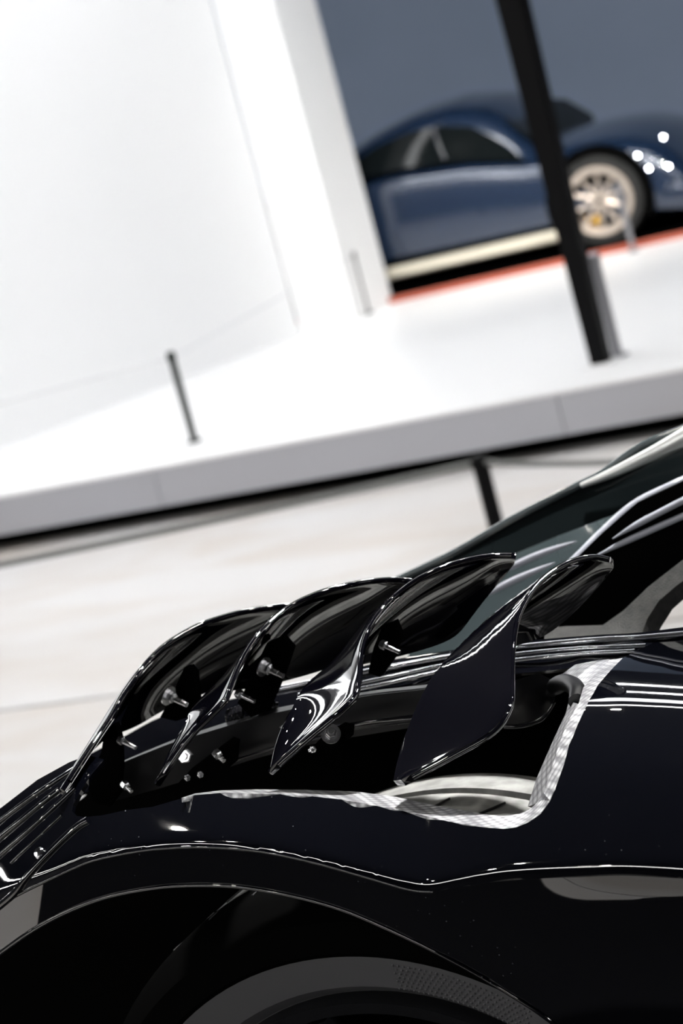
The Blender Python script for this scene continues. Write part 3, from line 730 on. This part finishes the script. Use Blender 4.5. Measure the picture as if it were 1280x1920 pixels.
# bonnet
S = [(120, 1440), (230, 1384), (310, 1343), (430, 1314), (560, 1284), (700, 1246), (840, 1222), (960, 1206), (1110, 1193), (1200, 1188), (1320, 1173), (1800, 1118)]
lo_edge = [(1800, 1222), (1320, 1232), (1165, 1241), (1080, 1252), (960, 1264), (820, 1288), (690, 1310), (560, 1340), (430, 1375), (320, 1410), (200, 1470), (120, 1500)]
bon_c = [(x, y, .425) for x, y in S] + [(x, y, .385) for x, y in lo_edge]
midb = [((x+x2)/2, (y+y2)/2, .40) for (x, y), (x2, y2) in zip(S, lo_edge[::-1])]
bonnet = panel('bonnet', curve2(S, 60) + lo_edge, bon_c + midb, M['paint'], car, .004, 8)
bl = TPS(bon_c + midb)
def on(P, off): return Lc([(x, y, float(bl(np.array([[x, y]], float))[0]) - off) for x, y in P])
for P, r in (([(500, 1296), (600, 1276), (700, 1257), (840, 1232), (960, 1215), (1110, 1201), (1200, 1196), (1310, 1186)], .0030),
             ([(560, 1303), (700, 1276), (840, 1246), (960, 1228), (1080, 1217), (1210, 1211)], .0022),
             ([(560, 1312), (700, 1287), (840, 1256), (960, 1239), (1080, 1227), (1190, 1221)], .0022)):
    tube('bonnet_strip', on(P, .004), r, M['trim'], car, 60, 8)

rows = [[p + CAR.i*d_ - np.array([0, 0, z_]) for d_, z_ in ((0, .001), (.06, .022), (.2, .07), (.5, .16), (.9, .27))] for p in cr1(Lc([(x, y, .425) for x, y in S]), 40)]
grid('bonnet_centre', rows, M['paint'], car, .004)
# windscreen and cockpit
SIL = [(640, 1140), (700, 1110), (740, 1088), (800, 1060), (860, 1030), (960, 972), (1060, 920), (1130, 885), (1175, 852), (1220, 826), (1320, 788), (1750, 622)]
LOW = [(1750, 690), (1320, 872), (1280, 892), (1170, 958), (1110, 980), (1050, 1003), (960, 1040), (880, 1068), (780, 1120), (700, 1160), (640, 1185)]
panel('windscreen_frame', curve2(SIL, 40) + LOW, [(x, y, .86) for x, y in SIL] + [(x, y, .83) for x, y in LOW], M['glass'], car, .02, 12)
rows = [[p + CAR.i*d_ - np.array([0, 0, z_]) for d_, z_ in ((0, .004), (.05, .022), (.25, .10), (.5, .2))] for p in cr1(Lc([(x, y, .87) for x, y in SIL]), 40)]
grid('windscreen_top', rows, M['glass'], car, .006)
tube('screen_edge', Lc([(x, y+2, .855) for x, y in SIL]), .005, M['screen'], car, 50, 10)
tube('screen_trim', Lc([(1090, 910, .84), (1140, 890, .835), (1200, 862, .83), (1250, 838, .825), (1320, 800, .82)]), lambda t: .003+.009*t, M['seal_bright'], car, 30, 10)  # metal tube added for the bright reflection along the screen top
gl = [(1320, 872), (1280, 892), (1170, 958), (1050, 1003), (960, 1040), (880, 1072), (780, 1150), (760, 1260), (830, 1235), (1000, 1110), (1070, 1056), (1130, 998), (1190, 946), (1320, 885)]
panel('windscreen_glass', gl, [(1320, 880, .82), (1170, 958, .82), (1050, 1003, .82), (960, 1040, .82), (780, 1150, .82), (760, 1260, .77), (1000, 1110, .78), (1130, 998, .79), (1190, 946, .80)], M['screen'], car, .006, 10)
tube('screen_seal', Lc([(1750, 694, .70), (1330, 878, .69), (1260, 910, .68), (1190, 946, .67), (1130, 998, .65), (1070, 1056, .63), (1000, 1112, .62), (930, 1165, .61)]), lambda t: .003+.002*math.sin(PI*t), M['seal'], car, 40, 10)  # pale tube stands in for the bright reflection along the pillar
tube('screen_rib', Lc([(880, 1098, .78), (960, 1062, .77), (1020, 1036, .76), (1080, 1015, .74)]), lambda t: .0004+.0036*math.sin(PI*t)**.7, M['seal'], car, 24, 8)  # pale tubes stand in for grey reflections on the windscreen
tube('screen_rib', Lc([(900, 1122, .74), (960, 1090, .73), (1040, 1055, .71)]), lambda t: .0004+.0036*math.sin(PI*t)**.7, M['seal'], car, 24, 8)
dash = [(1750, 694), (1320, 885), (1190, 946), (1130, 998), (1070, 1056), (1000, 1110), (880, 1200), (900, 1225), (1030, 1205), (1060, 1178), (1130, 1175), (1165, 1150), (1215, 1103), (1320, 1020), (1750, 760)]
panel('side_cowl', dash, lambda q: np.full(len(q), .60), M['matt_black'], car, .01, 14)
tube('cowl_trim', Lc([(1148, 1010, .595), (1200, 980, .595), (1320, 918, .595)]), lambda t: .0006+.003*min(1, t*2), M['seal'], car, 20, 8)
tube('cowl_trim', Lc([(1110, 1046, .595), (1180, 1012, .595), (1320, 950, .595)]), lambda t: .0006+.003*min(1, t*2), M['seal'], car, 20, 8)
fel = [(1020, 1178), (1060, 1174), (1130, 1172), (1168, 1145), (1215, 1100), (1320, 1018), (1750, 750), (1750, 815), (1320, 1062), (1270, 1096), (1235, 1126), (1213, 1160), (1200, 1196), (1100, 1215), (1020, 1218)]
panel('felt_pillar', fel, [(1020, 1178, .55), (1130, 1172, .55), (1320, 1018, .57), (1750, 750, .60), (1750, 815, .59), (1320, 1062, .555), (1235, 1126, .545), (1200, 1196, .52), (1020, 1218, .5), (1100, 1215, .5)], M['fabric'], car, .02, 9)

# front wheel
wn, wR, wl0, wl1 = .07, .350, .075, .40
wz = ZP + wR + .003
wheel = thing('front_wheel', None, None, (0, 0, 0)); wheel.parent = car; wheel.matrix_parent_inverse = Matrix.Translation(-Vector(car.matrix_world.translation))
c = CAR.pt(wn, 0, wz); ax = CAR.i
prof = [(.25, wl0+.02), (.262, wl0+.006), (.30, wl0-.008), (wR-.025, wl0-.002), (wR-.008, wl0+.018), (wR-.003, wl0+.035)]
for g0 in (.09, .165, .24):
    prof += [(wR, wl0+g0-.007), (wR-.008, wl0+g0-.005), (wR-.008, wl0+g0+.005), (wR, wl0+g0+.007)]
prof += [(wR-.004, wl1-.03), (wR-.015, wl1-.01), (.30, wl1), (.25, wl1-.02)]
lathe('tyre', [p for p in prof if True], c, ax, M['rubber'], wheel, 128, 30)
lathe('tyre_sidewall', [(.251, wl0+.019), (.262, wl0+.004), (.296, wl0-.009)], c, ax, M['tyre_wall'], wheel, 128, 30, closed=False)
lathe('tyre_shoulder', [(.296, wl0-.009), (.300, wl0-.012), (.305, wl0-.009), (wR-.024, wl0-.004), (wR-.006, wl0+.017), (wR-.0015, wl0+.035), (wR-.0003, wl0+.045), (wR+.0006, wl0+.066), (wR+.0008, wl0+.080)], c, ax, M['matt_black'], wheel, 128, 30, closed=False)  # black ring puts the arch's shade into the tyre side
for g0 in (.09, .165, .24):
    lathe('tread_groove', [(wR-.0075, wl0+g0-.0055), (wR-.0075, wl0+g0+.0055)], c, ax, M['groove'], wheel, 128, 30, closed=False)
lathe('rim', [(.252, wl0+.012), (.248, wl0), (.236, wl0+.004), (.228, wl0+.03), (.228, wl1-.04), (.25, wl1-.03), (.25, wl0+.03)], c, ax, M['rim'], wheel, 96, 30)
lathe('hub', [(0, wl0+.06), (.05, wl0+.06), (.06, wl0+.09), (0, wl0+.1)], c, ax, M['rim'], wheel, 32, 30, closed=False)
for s in range(10):
    an = 2*PI*s/10 + .1; d = CAR.n*math.cos(an) + np.array([0, 0, math.sin(an)])
    tube('spoke', [c+ax*(wl0+.08)+d*.045, c+ax*(wl0+.06)+d*.15, c+ax*(wl0+.03)+d*.232], .013, M['rim'], wheel, 6, 8)
for s in range(40):
    an = 2*PI*s/40; d = CAR.n*math.cos(an) + np.array([0, 0, math.sin(an)]); tg = -CAR.n*math.sin(an) + np.array([0, 0, math.cos(an)])
    if d[2] < .2: continue
    tube('tread_sipe', [c+d*(wR+.0002)+ax*(wl0+.10)+tg*.0, c+d*(wR+.0002)+ax*(wl0+.13)+tg*.012], .0012, M['groove'], wheel, k=5)
    tube('tread_sipe', [c+d*(wR+.0002)+ax*(wl0+.185)+tg*.02, c+d*(wR+.0002)+ax*(wl0+.215)+tg*.035], .0012, M['groove'], wheel, k=5)
    tube('tread_sipe', [c+d*(wR-.0005)+ax*(wl0+.05)+tg*.01, c+d*(wR-.0005)+ax*(wl0+.075)+tg*.01], .0012, M['groove'], wheel, k=5)

# fine raised pattern on the tyre side
bm = bmesh.new()
for i in range(26):
    for k in range(7):
        an = math.radians(101 + i*1.0 + (k % 2)*.5); rr = .262 + k*.0045
        d = CAR.n*math.cos(an) + np.array([0, 0, math.sin(an)]); tg = -CAR.n*math.sin(an) + np.array([0, 0, math.cos(an)])
        lat_ = np.interp(rr, [.262, .296], [wl0+.004, wl0-.009])
        q = c + ax*(lat_-.0004) + d*rr
        V = [bm.verts.new(q + tg*a_*.0016 + d*b_*.0016) for a_, b_ in ((-1, 0), (0, -1), (1, 0), (0, 1))]
        T = bm.verts.new(q - ax*.0012)
        for a_ in range(4): bm.faces.new((V[a_], V[(a_+1) % 4], T))
tag(fin('sidewall_pattern', bm, M['tyre_wall'], wheel), kind='stuff')
